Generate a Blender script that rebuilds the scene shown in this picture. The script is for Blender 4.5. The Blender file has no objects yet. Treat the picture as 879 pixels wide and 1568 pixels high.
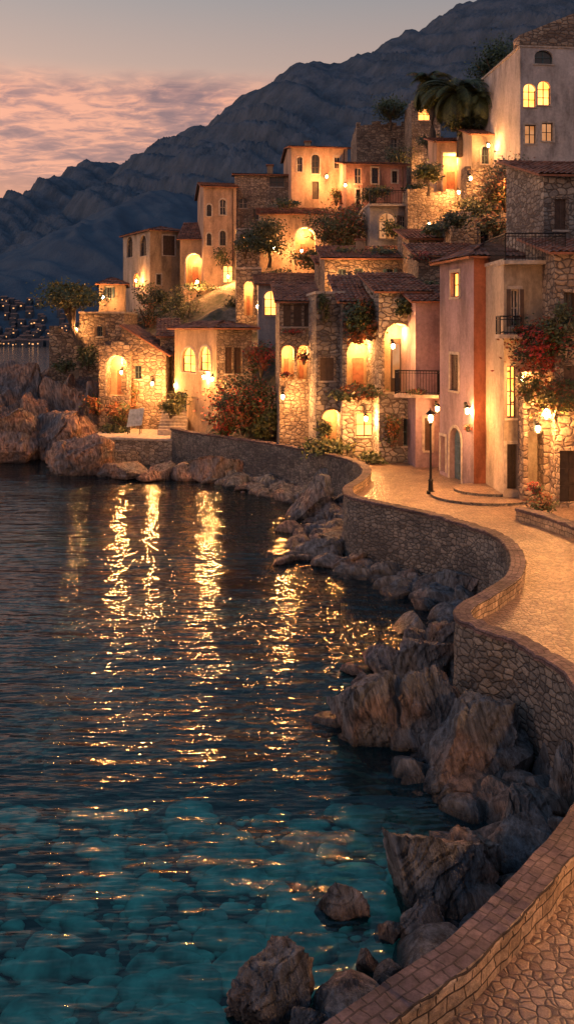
import bpy, math, random
import numpy as np
from mathutils import Vector, noise
random.seed(7)
F=1300.0; CX=439.5; HY=505.0; CH=8.8
def X(u,d): return (u-CX)*d/F
def Z(v,d): return CH+(HY-v)*d/F
def G(u,v,z):
    d=(CH-z)*F/(v-HY); return (X(u,d),d,z)
scene=bpy.context.scene
COL=scene.collection
PAVE=2.1
# ------------------------------------------------------------------ materials
MATS={}
def newmat(name):
    m=bpy.data.materials.new(name); m.use_nodes=True
    nt=m.node_tree; nt.nodes.clear()
    out=nt.nodes.new('ShaderNodeOutputMaterial')
    MATS[name]=m
    return m,nt,out
def N(nt,t,**kw):
    n=nt.nodes.new(t)
    for k,v in kw.items():
        if k in n.inputs: n.inputs[k].default_value=v
        else: setattr(n,k,v)
    return n
def L(nt,a,b): nt.links.new(a,b)
def ramp(nt,stops,fac=None):
    r=nt.nodes.new('ShaderNodeValToRGB'); e=r.color_ramp.elements
    while len(e)<len(stops): e.new(0.5)
    for i,(p,c) in enumerate(stops):
        e[i].position=p; e[i].color=(c[0],c[1],c[2],1) if not isinstance(c,(int,float)) else (c,c,c,1)
    if fac is not None: L(nt,fac,r.inputs[0])
    return r
def mapping(nt,scale=(1,1,1),rot=(0,0,0),src='Object'):
    tc=nt.nodes.new('ShaderNodeTexCoord'); mp=nt.nodes.new('ShaderNodeMapping')
    mp.inputs['Scale'].default_value=scale; mp.inputs['Rotation'].default_value=rot
    L(nt,tc.outputs[src],mp.inputs['Vector']); return mp.outputs[0]
def mixc(nt,fac,a,b,blend='MIX'):
    m=nt.nodes.new('ShaderNodeMix'); m.data_type='RGBA'; m.blend_type=blend
    for sock,val in ((m.inputs[0],fac),(m.inputs[6],a),(m.inputs[7],b)):
        if hasattr(val,'is_output'): L(nt,val,sock)
        elif isinstance(val,(int,float)): sock.default_value=val
        else: sock.default_value=(val[0],val[1],val[2],1)
    return m.outputs[2]
def math_(nt,op,a,b=0.0,clamp=False):
    m=nt.nodes.new('ShaderNodeMath'); m.operation=op; m.use_clamp=clamp
    for s,v in ((m.inputs[0],a),(m.inputs[1],b)):
        if hasattr(v,'is_output'): L(nt,v,s)
        else: s.default_value=v
    return m.outputs[0]
def stone(name,cols,scale=2.4,mortar=(0.12,0.095,0.08),zs=1.7,bump=0.07,rough=0.85,ew=0.10):
    m,nt,out=newmat(name)
    v0=mapping(nt,(scale,scale,scale*zs))
    nz=N(nt,'ShaderNodeTexNoise',Scale=0.9,Detail=1.0); L(nt,v0,nz.inputs['Vector'])
    add=nt.nodes.new('ShaderNodeVectorMath'); add.operation='MULTIPLY_ADD'
    L(nt,nz.outputs['Color'],add.inputs[0]); add.inputs[1].default_value=(0.6,0.6,0.6); L(nt,v0,add.inputs[2])
    vo=N(nt,'ShaderNodeTexVoronoi',Randomness=0.8); L(nt,add.outputs[0],vo.inputs['Vector']); vo.inputs['Scale'].default_value=1.0
    ve=N(nt,'ShaderNodeTexVoronoi',feature='DISTANCE_TO_EDGE',Randomness=0.8); L(nt,add.outputs[0],ve.inputs['Vector']); ve.inputs['Scale'].default_value=1.0
    sep=nt.nodes.new('ShaderNodeSeparateColor'); L(nt,vo.outputs['Color'],sep.inputs[0])
    n=len(cols); r=ramp(nt,[(i/(n-1),c) for i,c in enumerate(cols)],sep.outputs[0])
    n2=N(nt,'ShaderNodeTexNoise',Scale=5.0,Detail=4.0,Roughness=0.65); L(nt,v0,n2.inputs['Vector'])
    r2=ramp(nt,[(0.3,0.6),(0.7,1.2)],n2.outputs[0])
    c=mixc(nt,1.0,r.outputs[0],r2.outputs[0],'MULTIPLY')
    big=N(nt,'ShaderNodeTexNoise',Scale=0.12,Detail=3.0); L(nt,v0,big.inputs['Vector'])
    rb=ramp(nt,[(0.35,(0.62,0.58,0.56)),(0.65,(1.15,1.1,1.02))],big.outputs[0])
    c=mixc(nt,1.0,c,rb.outputs[0],'MULTIPLY')
    em=ramp(nt,[(0.01,0.0),(ew,1.0)],ve.outputs['Distance'])
    c=mixc(nt,em.outputs[0],mortar,c)
    b=N(nt,'ShaderNodeBsdfPrincipled',Roughness=rough); L(nt,c,b.inputs['Base Color'])
    hr=ramp(nt,[(0.0,0.0),(0.12,0.75),(0.35,1.0)],ve.outputs['Distance'])
    h=math_(nt,'ADD',hr.outputs[0],math_(nt,'MULTIPLY',n2.outputs[0],0.55))
    bp=N(nt,'ShaderNodeBump',Distance=bump,Strength=1.0); L(nt,h,bp.inputs['Height']); L(nt,bp.outputs[0],b.inputs['Normal'])
    L(nt,b.outputs[0],out.inputs[0]); return m
def blocks(name,c1,c2,mortar,bw,rh,bump=0.03,dist=(0.10,0.05,0)):
    m,nt,out=newmat(name)
    v=mapping(nt,(1,1,1),src='UV'); nz=N(nt,'ShaderNodeTexNoise',Scale=2.6,Detail=3.0); L(nt,v,nz.inputs['Vector'])
    add=nt.nodes.new('ShaderNodeVectorMath'); add.operation='MULTIPLY_ADD'; L(nt,nz.outputs['Color'],add.inputs[0]); add.inputs[1].default_value=dist; L(nt,v,add.inputs[2])
    br=nt.nodes.new('ShaderNodeTexBrick'); L(nt,add.outputs[0],br.inputs['Vector']); br.inputs['Scale'].default_value=1.0; br.inputs['Brick Width'].default_value=bw; br.inputs['Row Height'].default_value=rh; br.inputs['Mortar Size'].default_value=0.012; br.inputs['Mortar Smooth'].default_value=0.5; br.inputs['Bias'].default_value=0.0
    br.inputs['Color1'].default_value=(*c1,1); br.inputs['Color2'].default_value=(*c2,1); br.inputs['Mortar'].default_value=(*mortar,1); br.squash=1.0; br.offset=0.43
    v1=mapping(nt); n2=N(nt,'ShaderNodeTexNoise',Scale=9.0,Detail=6.0,Roughness=0.7); L(nt,v1,n2.inputs['Vector']); r2=ramp(nt,[(0.3,0.4),(0.7,1.4)],n2.outputs[0])
    n3=N(nt,'ShaderNodeTexNoise',Scale=1.1,Detail=3.0); L(nt,v1,n3.inputs['Vector']); r3=ramp(nt,[(0.35,0.55),(0.65,1.15)],n3.outputs[0])
    c=mixc(nt,1.0,mixc(nt,1.0,br.outputs['Color'],r2.outputs[0],'MULTIPLY'),r3.outputs[0],'MULTIPLY')
    b=N(nt,'ShaderNodeBsdfPrincipled',Roughness=0.8); L(nt,c,b.inputs['Base Color'])
    h=math_(nt,'SUBTRACT',math_(nt,'MULTIPLY',n2.outputs[0],0.8),br.outputs['Fac']); bp=N(nt,'ShaderNodeBump',Distance=bump); L(nt,h,bp.inputs['Height']); L(nt,bp.outputs[0],b.inputs['Normal']); L(nt,b.outputs[0],out.inputs[0])
def plaster(name,col,dirt=0.42,rough=0.88):
    m,nt,out=newmat(name)
    v=mapping(nt,(1,1,0.35)); v1=mapping(nt)
    n1=N(nt,'ShaderNodeTexNoise',Scale=0.9,Detail=6.0,Roughness=0.65); L(nt,v,n1.inputs['Vector'])
    d=tuple(c*dirt for c in col)
    r=ramp(nt,[(0.35,d),(0.5,tuple(c*0.82 for c in col)),(0.66,tuple(min(1,c*1.1) for c in col))],n1.outputs[0])
    n2=N(nt,'ShaderNodeTexNoise',Scale=6.0,Detail=5.0,Roughness=0.7); L(nt,v1,n2.inputs['Vector'])
    r2=ramp(nt,[(0.3,0.75),(0.7,1.1)],n2.outputs[0])
    c=mixc(nt,1.0,r.outputs[0],r2.outputs[0],'MULTIPLY')
    b=N(nt,'ShaderNodeBsdfPrincipled',Roughness=rough); L(nt,c,b.inputs['Base Color'])
    bp=N(nt,'ShaderNodeBump',Distance=0.04,Strength=0.8); L(nt,n2.outputs[0],bp.inputs['Height']); L(nt,bp.outputs[0],b.inputs['Normal'])
    L(nt,b.outputs[0],out.inputs[0]); return m
def simple(name,col,rough=0.6,metal=0.0,var=0.3,scale=5.0,spec=0.5):
    m,nt,out=newmat(name)
    v=mapping(nt)
    n1=N(nt,'ShaderNodeTexNoise',Scale=scale,Detail=3.0); L(nt,v,n1.inputs['Vector'])
    r=ramp(nt,[(0.3,tuple(c*(1-var) for c in col)),(0.7,tuple(min(1,c*(1+var)) for c in col))],n1.outputs[0])
    b=N(nt,'ShaderNodeBsdfPrincipled',Roughness=rough,Metallic=metal); L(nt,r.outputs[0],b.inputs['Base Color'])
    b.inputs['Specular IOR Level'].default_value=spec
    L(nt,b.outputs[0],out.inputs[0]); return m
def glow(name,c1,c2,s):
    m,nt,out=newmat(name)
    v=mapping(nt)
    n1=N(nt,'ShaderNodeTexNoise',Scale=1.1,Detail=2.0); L(nt,v,n1.inputs['Vector'])
    r=ramp(nt,[(0.35,c1),(0.65,c2)],n1.outputs[0])
    e=N(nt,'ShaderNodeEmission',Strength=s); L(nt,r.outputs[0],e.inputs[0]); L(nt,e.outputs[0],out.inputs[0]); return m
stone('stone_warm',[(0.22,0.165,0.13),(0.42,0.325,0.25),(0.54,0.44,0.34),(0.30,0.24,0.20)])
stone('stone_grey',[(0.20,0.19,0.185),(0.39,0.365,0.34),(0.53,0.50,0.455),(0.28,0.265,0.26)])
stone('stone_fine',[(0.25,0.20,0.16),(0.44,0.36,0.285),(0.55,0.465,0.38),(0.32,0.26,0.225)],scale=3.3,zs=1.5,bump=0.055)
stone('stone_quay',[(0.12,0.125,0.135),(0.22,0.22,0.225),(0.32,0.31,0.30),(0.17,0.175,0.185)],scale=4.4,mortar=(0.06,0.06,0.065),zs=1.7,bump=0.06,ew=0.08)
blocks('coping',(0.165,0.115,0.12),(0.105,0.075,0.085),(0.06,0.045,0.05),0.17,0.16,0.014,(0.16,0.10,0))
blocks('parapet_inner',(0.60,0.46,0.32),(0.32,0.235,0.16),(0.07,0.052,0.04),0.26,0.16,0.05,(0.18,0.09,0))
stone('paving',[(0.20,0.14,0.12),(0.33,0.24,0.185),(0.43,0.325,0.25),(0.26,0.19,0.155)],scale=8.0,zs=1.0,bump=0.018,mortar=(0.11,0.078,0.065),rough=0.34,ew=0.08)
plaster('plaster_peach',(0.60,0.41,0.29)); plaster('plaster_cream',(0.56,0.46,0.35)); plaster('plaster_pink',(0.52,0.27,0.21))
plaster('plaster_lilac',(0.40,0.29,0.33),0.5); plaster('plaster_orange',(0.52,0.19,0.10)); plaster('plaster_grey',(0.40,0.39,0.40)); plaster('plaster_white',(0.60,0.55,0.52)); plaster('plaster_tan',(0.52,0.37,0.24))
simple('wood_dark',(0.05,0.033,0.024)); simple('metal_black',(0.015,0.015,0.017),0.4,0.6)
simple('glass_dark',(0.03,0.035,0.045),0.08,0.0,0.2); simple('shutter_teal',(0.06,0.11,0.12)); simple('shutter_brown',(0.09,0.055,0.04)); simple('door_blue',(0.07,0.13,0.17),0.5)
simple('leaf_dark',(0.04,0.06,0.028),0.6); simple('leaf_mid',(0.075,0.10,0.035),0.6); simple('leaf_light',(0.13,0.125,0.045),0.6)
simple('flower_red',(0.38,0.05,0.03),0.6); simple('leaf_rust',(0.24,0.085,0.03),0.6); simple('bark',(0.10,0.075,0.055),0.9,scale=12)
simple('terracotta',(0.30,0.13,0.08),0.8); simple('pale_board',(0.35,0.42,0.5),0.5)
simple('chalk',(0.46,0.40,0.34),0.9)
simple('pebble_pale',(0.58,0.62,0.53),0.9,var=0.6,scale=2.5); simple('pebble_mid',(0.22,0.26,0.23),0.9,var=0.6,scale=2.5); simple('pebble_dark',(0.05,0.06,0.06),0.9,var=.5)
glow('glow_window',(1,0.25,0.035),(1,0.36,0.08),5.0); glow('glow_dim',(0.8,0.28,0.08),(1,0.45,0.2),0.7); glow('glow_bulb',(1,0.5,0.16),(1,0.55,0.2),130); glow('glow_far',(1,0.42,0.14),(1,0.5,0.22),1.6)
m,nt,out=newmat('roof_tile')
v=mapping(nt,(4,4,4)); vo=N(nt,'ShaderNodeTexVoronoi'); vo.inputs['Scale'].default_value=1.0; L(nt,v,vo.inputs['Vector'])
sp=nt.nodes.new('ShaderNodeSeparateColor'); L(nt,vo.outputs['Color'],sp.inputs[0])
r=ramp(nt,[(0,(0.13,0.06,0.045)),(0.4,(0.28,0.12,0.08)),(0.75,(0.36,0.17,0.11)),(1,(0.22,0.14,0.11))],sp.outputs[0])
nn=N(nt,'ShaderNodeTexNoise',Scale=0.35,Detail=4.0); L(nt,v,nn.inputs['Vector']); r2=ramp(nt,[(0.35,0.55),(0.65,1.15)],nn.outputs[0])
c=mixc(nt,1.0,r.outputs[0],r2.outputs[0],'MULTIPLY'); b=N(nt,'ShaderNodeBsdfPrincipled',Roughness=0.85); L(nt,c,b.inputs['Base Color']); L(nt,b.outputs[0],out.inputs[0])
def rockmat(name,cols):
    m,nt,out=newmat(name)
    v=mapping(nt,(1,1,1),(0.35,0.25,0.4)); vs=nt.nodes.new('ShaderNodeMapping'); vs.inputs['Scale'].default_value=(5.0,5.0,0.8); vs.inputs['Rotation'].default_value=(0.3,0.5,0); L(nt,v,vs.inputs[0])
    n1=N(nt,'ShaderNodeTexNoise',Scale=0.7,Detail=3.0); L(nt,v,n1.inputs['Vector'])
    n2=N(nt,'ShaderNodeTexNoise',Scale=1.3,Detail=6.0,Roughness=0.72); L(nt,vs.outputs[0],n2.inputs['Vector'])
    r=ramp(nt,list(zip((0.36,0.49,0.58,0.72),cols)),n1.outputs[0])
    r2=ramp(nt,[(0.36,0.25),(0.5,0.9),(0.66,1.8)],n2.outputs[0])
    c=mixc(nt,1.0,r.outputs[0],r2.outputs[0],'MULTIPLY')
    tc=nt.nodes.new('ShaderNodeTexCoord'); sx=nt.nodes.new('ShaderNodeSeparateXYZ'); L(nt,tc.outputs['Object'],sx.inputs[0])
    hz_=math_(nt,'ADD',sx.outputs[2],math_(nt,'MULTIPLY',n1.outputs[0],0.4))
    wet=ramp(nt,[(0.22,0.3),(0.45,1.0)],hz_); c=mixc(nt,1.0,c,wet.outputs[0],'MULTIPLY')
    wr=ramp(nt,[(0.22,0.22),(0.5,0.6)],hz_)
    b=N(nt,'ShaderNodeBsdfPrincipled'); L(nt,c,b.inputs['Base Color']); L(nt,wr.outputs[0],b.inputs['Roughness'])
    bp=N(nt,'ShaderNodeBump',Distance=0.3,Strength=1.0); L(nt,n2.outputs[0],bp.inputs['Height']); L(nt,bp.outputs[0],b.inputs['Normal']); L(nt,b.outputs[0],out.inputs[0])
rockmat('rock',[(0.135,0.165,0.205),(0.185,0.195,0.215),(0.26,0.20,0.18),(0.37,0.275,0.225)])
rockmat('rock_red',[(0.18,0.175,0.19),(0.28,0.21,0.185),(0.43,0.25,0.175),(0.46,0.31,0.22)])
# seabed
m,nt,out=newmat('seabed')
v=mapping(nt); vo=N(nt,'ShaderNodeTexVoronoi'); vo.inputs['Scale'].default_value=5.0; L(nt,v,vo.inputs['Vector'])
sp=nt.nodes.new('ShaderNodeSeparateColor'); L(nt,vo.outputs['Color'],sp.inputs[0])
r=ramp(nt,[(0,(0.02,0.028,0.028)),(0.6,(0.06,0.075,0.068)),(1,(0.26,0.29,0.24))],sp.outputs[0])
n1=N(nt,'ShaderNodeTexNoise',Scale=0.45,Detail=3.0); L(nt,v,n1.inputs['Vector']); r2=ramp(nt,[(0.4,0.35),(0.6,1.6)],n1.outputs[0])
c=mixc(nt,1.0,r.outputs[0],r2.outputs[0],'MULTIPLY')
b=N(nt,'ShaderNodeBsdfPrincipled',Roughness=0.9); L(nt,c,b.inputs['Base Color']); L(nt,b.outputs[0],out.inputs[0])
# water
m,nt,out=newmat('water')
va=mapping(nt,(0.55,1.9,1),(0,0,0.10)); vb=mapping(nt,(1.5,5.0,1),(0,0,-0.16)); vc=mapping(nt,(0.10,0.28,1))
na=N(nt,'ShaderNodeTexNoise',Scale=1.0,Detail=2.0,Roughness=0.5); L(nt,va,na.inputs['Vector'])
nb=N(nt,'ShaderNodeTexNoise',Scale=1.0,Detail=2.0,Roughness=0.5); L(nt,vb,nb.inputs['Vector'])
nc=N(nt,'ShaderNodeTexNoise',Scale=1.0,Detail=1.0); L(nt,vc,nc.inputs['Vector'])
h=math_(nt,'ADD',math_(nt,'MULTIPLY',na.outputs[0],0.13),math_(nt,'MULTIPLY',nb.outputs[0],0.045))
h=math_(nt,'MULTIPLY',h,math_(nt,'ADD',nc.outputs[0],0.35)); h=math_(nt,'ADD',h,math_(nt,'MULTIPLY',nc.outputs[0],0.15))
bp=N(nt,'ShaderNodeBump',Distance=1.0,Strength=1.0); L(nt,h,bp.inputs['Height'])
fr=N(nt,'ShaderNodeFresnel',IOR=1.38); L(nt,bp.outputs[0],fr.inputs['Normal'])
gl=N(nt,'ShaderNodeBsdfGlossy',Roughness=0.08); gl.inputs['Color'].default_value=(1,1,1,1); L(nt,bp.outputs[0],gl.inputs['Normal'])
tr=N(nt,'ShaderNodeBsdfTransparent'); tr.inputs[0].default_value=(0.42,0.90,0.84,1)
df=N(nt,'ShaderNodeBsdfDiffuse'); df.inputs[0].default_value=(0.004,0.05,0.09,1)
m1=nt.nodes.new('ShaderNodeMixShader'); m1.inputs[0].default_value=0.15; L(nt,tr.outputs[0],m1.inputs[1]); L(nt,df.outputs[0],m1.inputs[2])
m2=nt.nodes.new('ShaderNodeMixShader'); L(nt,fr.outputs[0],m2.inputs[0]); L(nt,m1.outputs[0],m2.inputs[1]); L(nt,gl.outputs[0],m2.inputs[2]); L(nt,m2.outputs[0],out.inputs[0])
def mountmat(name,c1,c2,bump=9.0):
    m,nt,out=newmat(name); v=mapping(nt,(0.03,0.03,0.012),(0,0.5,0)); n1=N(nt,'ShaderNodeTexNoise',Scale=1.0,Detail=7.0,Roughness=0.68); L(nt,v,n1.inputs['Vector'])
    r=ramp(nt,[(0.38,c1),(0.62,c2)],n1.outputs[0]); b=N(nt,'ShaderNodeBsdfPrincipled',Roughness=1.0); b.inputs['Specular IOR Level'].default_value=0.0; L(nt,r.outputs[0],b.inputs['Base Color'])
    bp=N(nt,'ShaderNodeBump',Distance=bump,Strength=0.9); L(nt,n1.outputs[0],bp.inputs['Height']); L(nt,bp.outputs[0],b.inputs['Normal']); L(nt,b.outputs[0],out.inputs[0])
mountmat('mountain_far',(0.075,0.11,0.15),(0.13,0.17,0.22),14.0); mountmat('mountain_near',(0.075,0.11,0.155),(0.10,0.14,0.185),5.0); mountmat('town_wall',(0.07,0.09,0.12),(0.12,0.13,0.15))  # aerial haze baked into the mountains' blue-grey base colours, no volume
m,nt,out=newmat('hill_ground'); v=mapping(nt); n1=N(nt,'ShaderNodeTexNoise',Scale=0.5,Detail=6.0,Roughness=0.7); L(nt,v,n1.inputs['Vector'])
r=ramp(nt,[(0.35,(0.05,0.06,0.035)),(0.5,(0.13,0.11,0.08)),(0.65,(0.3,0.25,0.2))],n1.outputs[0]); b=N(nt,'ShaderNodeBsdfPrincipled',Roughness=0.95); L(nt,r.outputs[0],b.inputs['Base Color'])
bp=N(nt,'ShaderNodeBump',Distance=0.4); L(nt,n1.outputs[0],bp.inputs['Height']); L(nt,bp.outputs[0],b.inputs['Normal']); L(nt,b.outputs[0],out.inputs[0])
# ------------------------------------------------------------------ mesh builder
def empty(name):
    o=bpy.data.objects.new(name,None); COL.objects.link(o); return o
class MB:
    def __init__(s): s.v=[]; s.f=[]; s.m=[]; s.mats=[]; s.uv=None
    def mi(s,n):
        if n not in s.mats: s.mats.append(n)
        return s.mats.index(n)
    def poly(s,pts,m):
        i=len(s.v); s.v.extend([tuple(p) for p in pts]); s.f.append(tuple(range(i,i+len(pts)))); s.m.append(s.mi(m))
    def box(s,o,a,b,c,m):
        o=Vector(o);a=Vector(a);b=Vector(b);c=Vector(c)
        p=[o,o+a,o+a+b,o+b,o+c,o+a+c,o+a+b+c,o+b+c]; i=len(s.v); s.v.extend([tuple(q) for q in p]); k=s.mi(m)
        for f in ((0,3,2,1),(4,5,6,7),(0,1,5,4),(1,2,6,5),(2,3,7,6),(3,0,4,7)): s.f.append(tuple(i+j for j in f)); s.m.append(k)
    def cbox(s,c,sx,sy,sz,m): s.box((c[0]-sx/2,c[1]-sy/2,c[2]),(sx,0,0),(0,sy,0),(0,0,sz),m)
    def tube(s,pts,rad,m,n=8,cap=True):
        k=s.mi(m); base=len(s.v); P=[Vector(p) for p in pts]
        for i,p in enumerate(P):
            t=(P[min(i+1,len(P)-1)]-P[max(i-1,0)]).normalized()
            a=t.cross(Vector((0,0,1)));
            if a.length<1e-3: a=Vector((1,0,0))
            a.normalize(); b=t.cross(a)
            for j in range(n):
                w=2*math.pi*j/n; s.v.append(tuple(p+(a*math.cos(w)+b*math.sin(w))*rad[i]))
        for i in range(len(P)-1):
            for j in range(n):
                s.f.append((base+i*n+j,base+i*n+(j+1)%n,base+(i+1)*n+(j+1)%n,base+(i+1)*n+j)); s.m.append(k)
        if cap:
            s.f.append(tuple(base+j for j in range(n))); s.m.append(k); s.f.append(tuple(base+(len(P)-1)*n+j for j in range(n))); s.m.append(k)
    def obj(s,name,parent=None,smooth=False):
        if not s.v: return None
        me=bpy.data.meshes.new(name); me.from_pydata(s.v,[],s.f)
        for n in s.mats: me.materials.append(MATS[n])
        me.polygons.foreach_set('material_index',s.m)
        if smooth: me.polygons.foreach_set('use_smooth',[True]*len(s.f))
        if s.uv:
            l=me.uv_layers.new(name='UVMap'); idx=np.zeros(len(me.loops),dtype=np.int32); me.loops.foreach_get('vertex_index',idx)
            l.data.foreach_set('uv',np.array(s.uv,dtype=np.float32)[idx].ravel())
        me.update(); o=bpy.data.objects.new(name,me); COL.objects.link(o)
        if parent: o.parent=parent
        return o
WARM=(1.0,0.40,0.11)
def light(pos,power,parent=None,rad=0.12,col=WARM):
    l=bpy.data.lights.new('bulb_light','POINT'); l.energy=power; l.color=col; l.shadow_soft_size=rad
    o=bpy.data.objects.new('bulb_light',l); o.location=pos; COL.objects.link(o)
    if parent: o.parent=parent
# ------------------------------------------------------------------ buildings
def put_opening(B,P0,e,n,op,mw):
    s0,s1,z0,z1,kind,arch=op; w=s1-s0; h=z1-z0
    rec={'lit':0.2,'dim':0.2,'dark':0.2,'shut':0.1,'door':0.25,'bdoor':0.25,'deep':1.5,'deepdoor':1.5,'deepdark':1.2}[kind]
    def pt(s,z,r=0.0): return Vector((P0[0]+e[0]*s-n[0]*r,P0[1]+e[1]*s-n[1]*r,z))
    W=B['walls']; T=B['trim']; Wi=B['windows']
    if arch: rise=min(w/2,h*0.45); zs=z1-rise; K=12
    else: zs=z1
    sc=(s0+s1)/2
    if arch: arc=[(sc-w/2*math.cos(math.pi*i/K),zs+rise*math.sin(math.pi*i/K)) for i in range(K+1)]
    else: arc=[(s0,z1),(s1,z1)]
    W.poly([pt(s0,z0),pt(s0,z0,rec),pt(s0,zs,rec),pt(s0,zs)],mw); W.poly([pt(s1,z0),pt(s1,zs),pt(s1,zs,rec),pt(s1,z0,rec)],mw)
    W.poly([pt(s0,z0),pt(s1,z0),pt(s1,z0,rec),pt(s0,z0,rec)],mw)
    for a,b in zip(arc[:-1],arc[1:]): W.poly([pt(*a),pt(*a,rec),pt(*b,rec),pt(*b)],mw)
    if arch:
        for i in range(K//2): W.poly([pt(s0,z1),pt(*arc[i]),pt(*arc[i+1])],mw)
        for i in range(K//2,K): W.poly([pt(s1,z1),pt(*arc[i]),pt(*arc[i+1])],mw)
    pm={'lit':'glow_window','dim':'glow_dim','dark':'glass_dark','shut':'shutter_brown','door':'wood_dark','bdoor':'door_blue','deep':'plaster_tan','deepdoor':'plaster_tan','deepdark':'plaster_grey'}[kind]
    Wi.poly([pt(s0,z0,rec),pt(s1,z0,rec)]+[pt(a,b,rec) for a,b in reversed(arc)] ,pm)
    E=Vector((e[0],e[1],0)); Nn=Vector((n[0],n[1],0)); U=Vector((0,0,1))
    def bar(sa,za,sb,zb,r0,th,m):
        T.box(pt(sa,za,r0),E*(sb-sa),-Nn*th,U*(zb-za),m)
    if kind in('lit','dim','dark'):
        fm='wood_dark' if kind!='dark' else random.choice(['wood_dark','chalk','shutter_teal']); t=0.055
        bar(s0,z0,s0+t,zs,rec-0.05,0.047,fm); bar(s1-t,z0,s1,zs,rec-0.05,0.047,fm); bar(s0+t,z0,s1-t,z0+t,rec-0.05,0.047,fm)
        bar(sc-0.03,z0+t,sc+0.03,z1-0.03,rec-0.045,0.04,fm)
        for k in range(1,max(2,int(h/0.5))): 
            zz=z0+h*k/max(2,int(h/0.5)); bar(s0+t,zz-0.02,s1-t,zz+0.02,rec-0.043,0.038,fm)
        if not arch: bar(s0+t,z1-t,s1-t,z1,rec-0.05,0.047,fm)
        T.box(pt(s0-0.1,z0-0.09,-0.07),E*(w+0.2),-Nn*0.069,U*0.088,'chalk')
        if kind=='dark' and not arch and random.random()<0.45:
            sm_=random.choice(['shutter_brown','shutter_teal'])
            for a in (s0-w*0.5-0.03,s1+0.03):
                bar(a,z0,a+w*0.5,z1,-0.06,0.05,sm_)
    if kind=='shut':
        for a,b in ((s0,sc-0.01),(sc+0.01,s1)):
            for k in range(int(h/0.12)): bar(a+0.04,z0+0.03+k*0.12,b-0.04,z0+0.10+k*0.12,rec-0.03,0.028,'shutter_brown')
            bar(a,z0,a+0.04,z1,rec-0.04,0.039,'shutter_brown'); bar(b-0.04,z0,b,z1,rec-0.04,0.039,'shutter_brown')
        T.box(pt(s0-0.1,z0-0.09,-0.07),E*(w+0.2),-Nn*0.069,U*0.088,'chalk')
    if kind in('door','bdoor'):
        dm='wood_dark' if kind=='door' else 'door_blue'
        for a,b in ((s0+0.05,sc-0.03),(sc+0.03,s1-0.05)):
            for q in (0.05,0.38,0.70): bar(a+0.04,z0+h*q,b-0.04,z0+h*(q+0.26) if not arch or q<0.6 else zs,rec-0.04,0.039,dm)
    if kind=='deepdoor':
        bar(sc-0.05,z0,sc+w*0.36,z0+h*0.78,rec-0.06,0.05,'wood_dark'); bar(sc+0.03,z0+h*0.2,sc+w*0.29,z0+h*0.7,rec-0.075,0.014,'glow_dim')
    if kind=='deep':
        bar(sc-w*0.18,z0,sc+w*0.18,z0+h*0.6,rec-0.06,0.05,'terracotta')
    if kind!='deepdark' and random.random()<0.85:
        t=0.13; pr=0.035; sm='chalk' if mw.startswith('plaster') else 'stone_fine'
        bar(s0-t,z0,s0-0.002,zs,-pr,pr-0.002,sm); bar(s1+0.002,z0,s1+t,zs,-pr,pr-0.002,sm)
        if arch:
            for i in range(K):
                a0=math.pi*i/K; a1=math.pi*(i+1)/K
                def ap(a,dr,r): return pt(sc-(w/2+dr)*math.cos(a),zs+(rise+dr)*math.sin(a),r)
                T.poly([ap(a0,0,-pr),ap(a1,0,-pr),ap(a1,t,-pr),ap(a0,t,-pr)],sm)
                T.poly([ap(a0,t,-pr),ap(a1,t,-pr),ap(a1,t,0),ap(a0,t,0)],sm); T.poly([ap(a0,0,-pr),ap(a0,0,0),ap(a1,0,0),ap(a1,0,-pr)],sm)
        else: bar(s0-t,z1+0.002,s1+t,z1+t,-pr,pr-0.002,sm)
    if kind in('deep','deepdoor'):
        B['lights'].append((tuple(pt(sc,z1-min(0.45,h*0.2),rec*0.5)),min(520,110+85*w*h)))
def add_wall(B,P0,P1,z0,z1,ops,mw):
    Lw=math.hypot(P1[0]-P0[0],P1[1]-P0[1]); e=((P1[0]-P0[0])/Lw,(P1[1]-P0[1])/Lw); n=(e[1],-e[0])
    ok=[]
    for o in ops:
        s0=max(0.12,o[0]); s1=min(Lw-0.12,o[1]); a=max(z0+0.01,o[2]); b=min(z1-0.15,o[3])
        if s1-s0>0.25 and b-a>0.3: ok.append((s0,s1,a,b,o[4],o[5]))
    xs=sorted(set([0,Lw]+[o[0] for o in ok]+[o[1] for o in ok])); zs=sorted(set([z0,z1]+[o[2] for o in ok]+[o[3] for o in ok]))
    for xa,xb in zip(xs[:-1],xs[1:]):
        for za,zb in zip(zs[:-1],zs[1:]):
            cx=(xa+xb)/2; cz=(za+zb)/2
            if any(o[0]<cx<o[1] and o[2]<cz<o[3] for o in ok): continue
            B['walls'].poly([(P0[0]+e[0]*xa,P0[1]+e[1]*xa,za),(P0[0]+e[0]*xb,P0[1]+e[1]*xb,za),(P0[0]+e[0]*xb,P0[1]+e[1]*xb,zb),(P0[0]+e[0]*xa,P0[1]+e[1]*xa,zb)],mw)
    for o in ok: put_opening(B,P0,e,n,o,mw)
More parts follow.
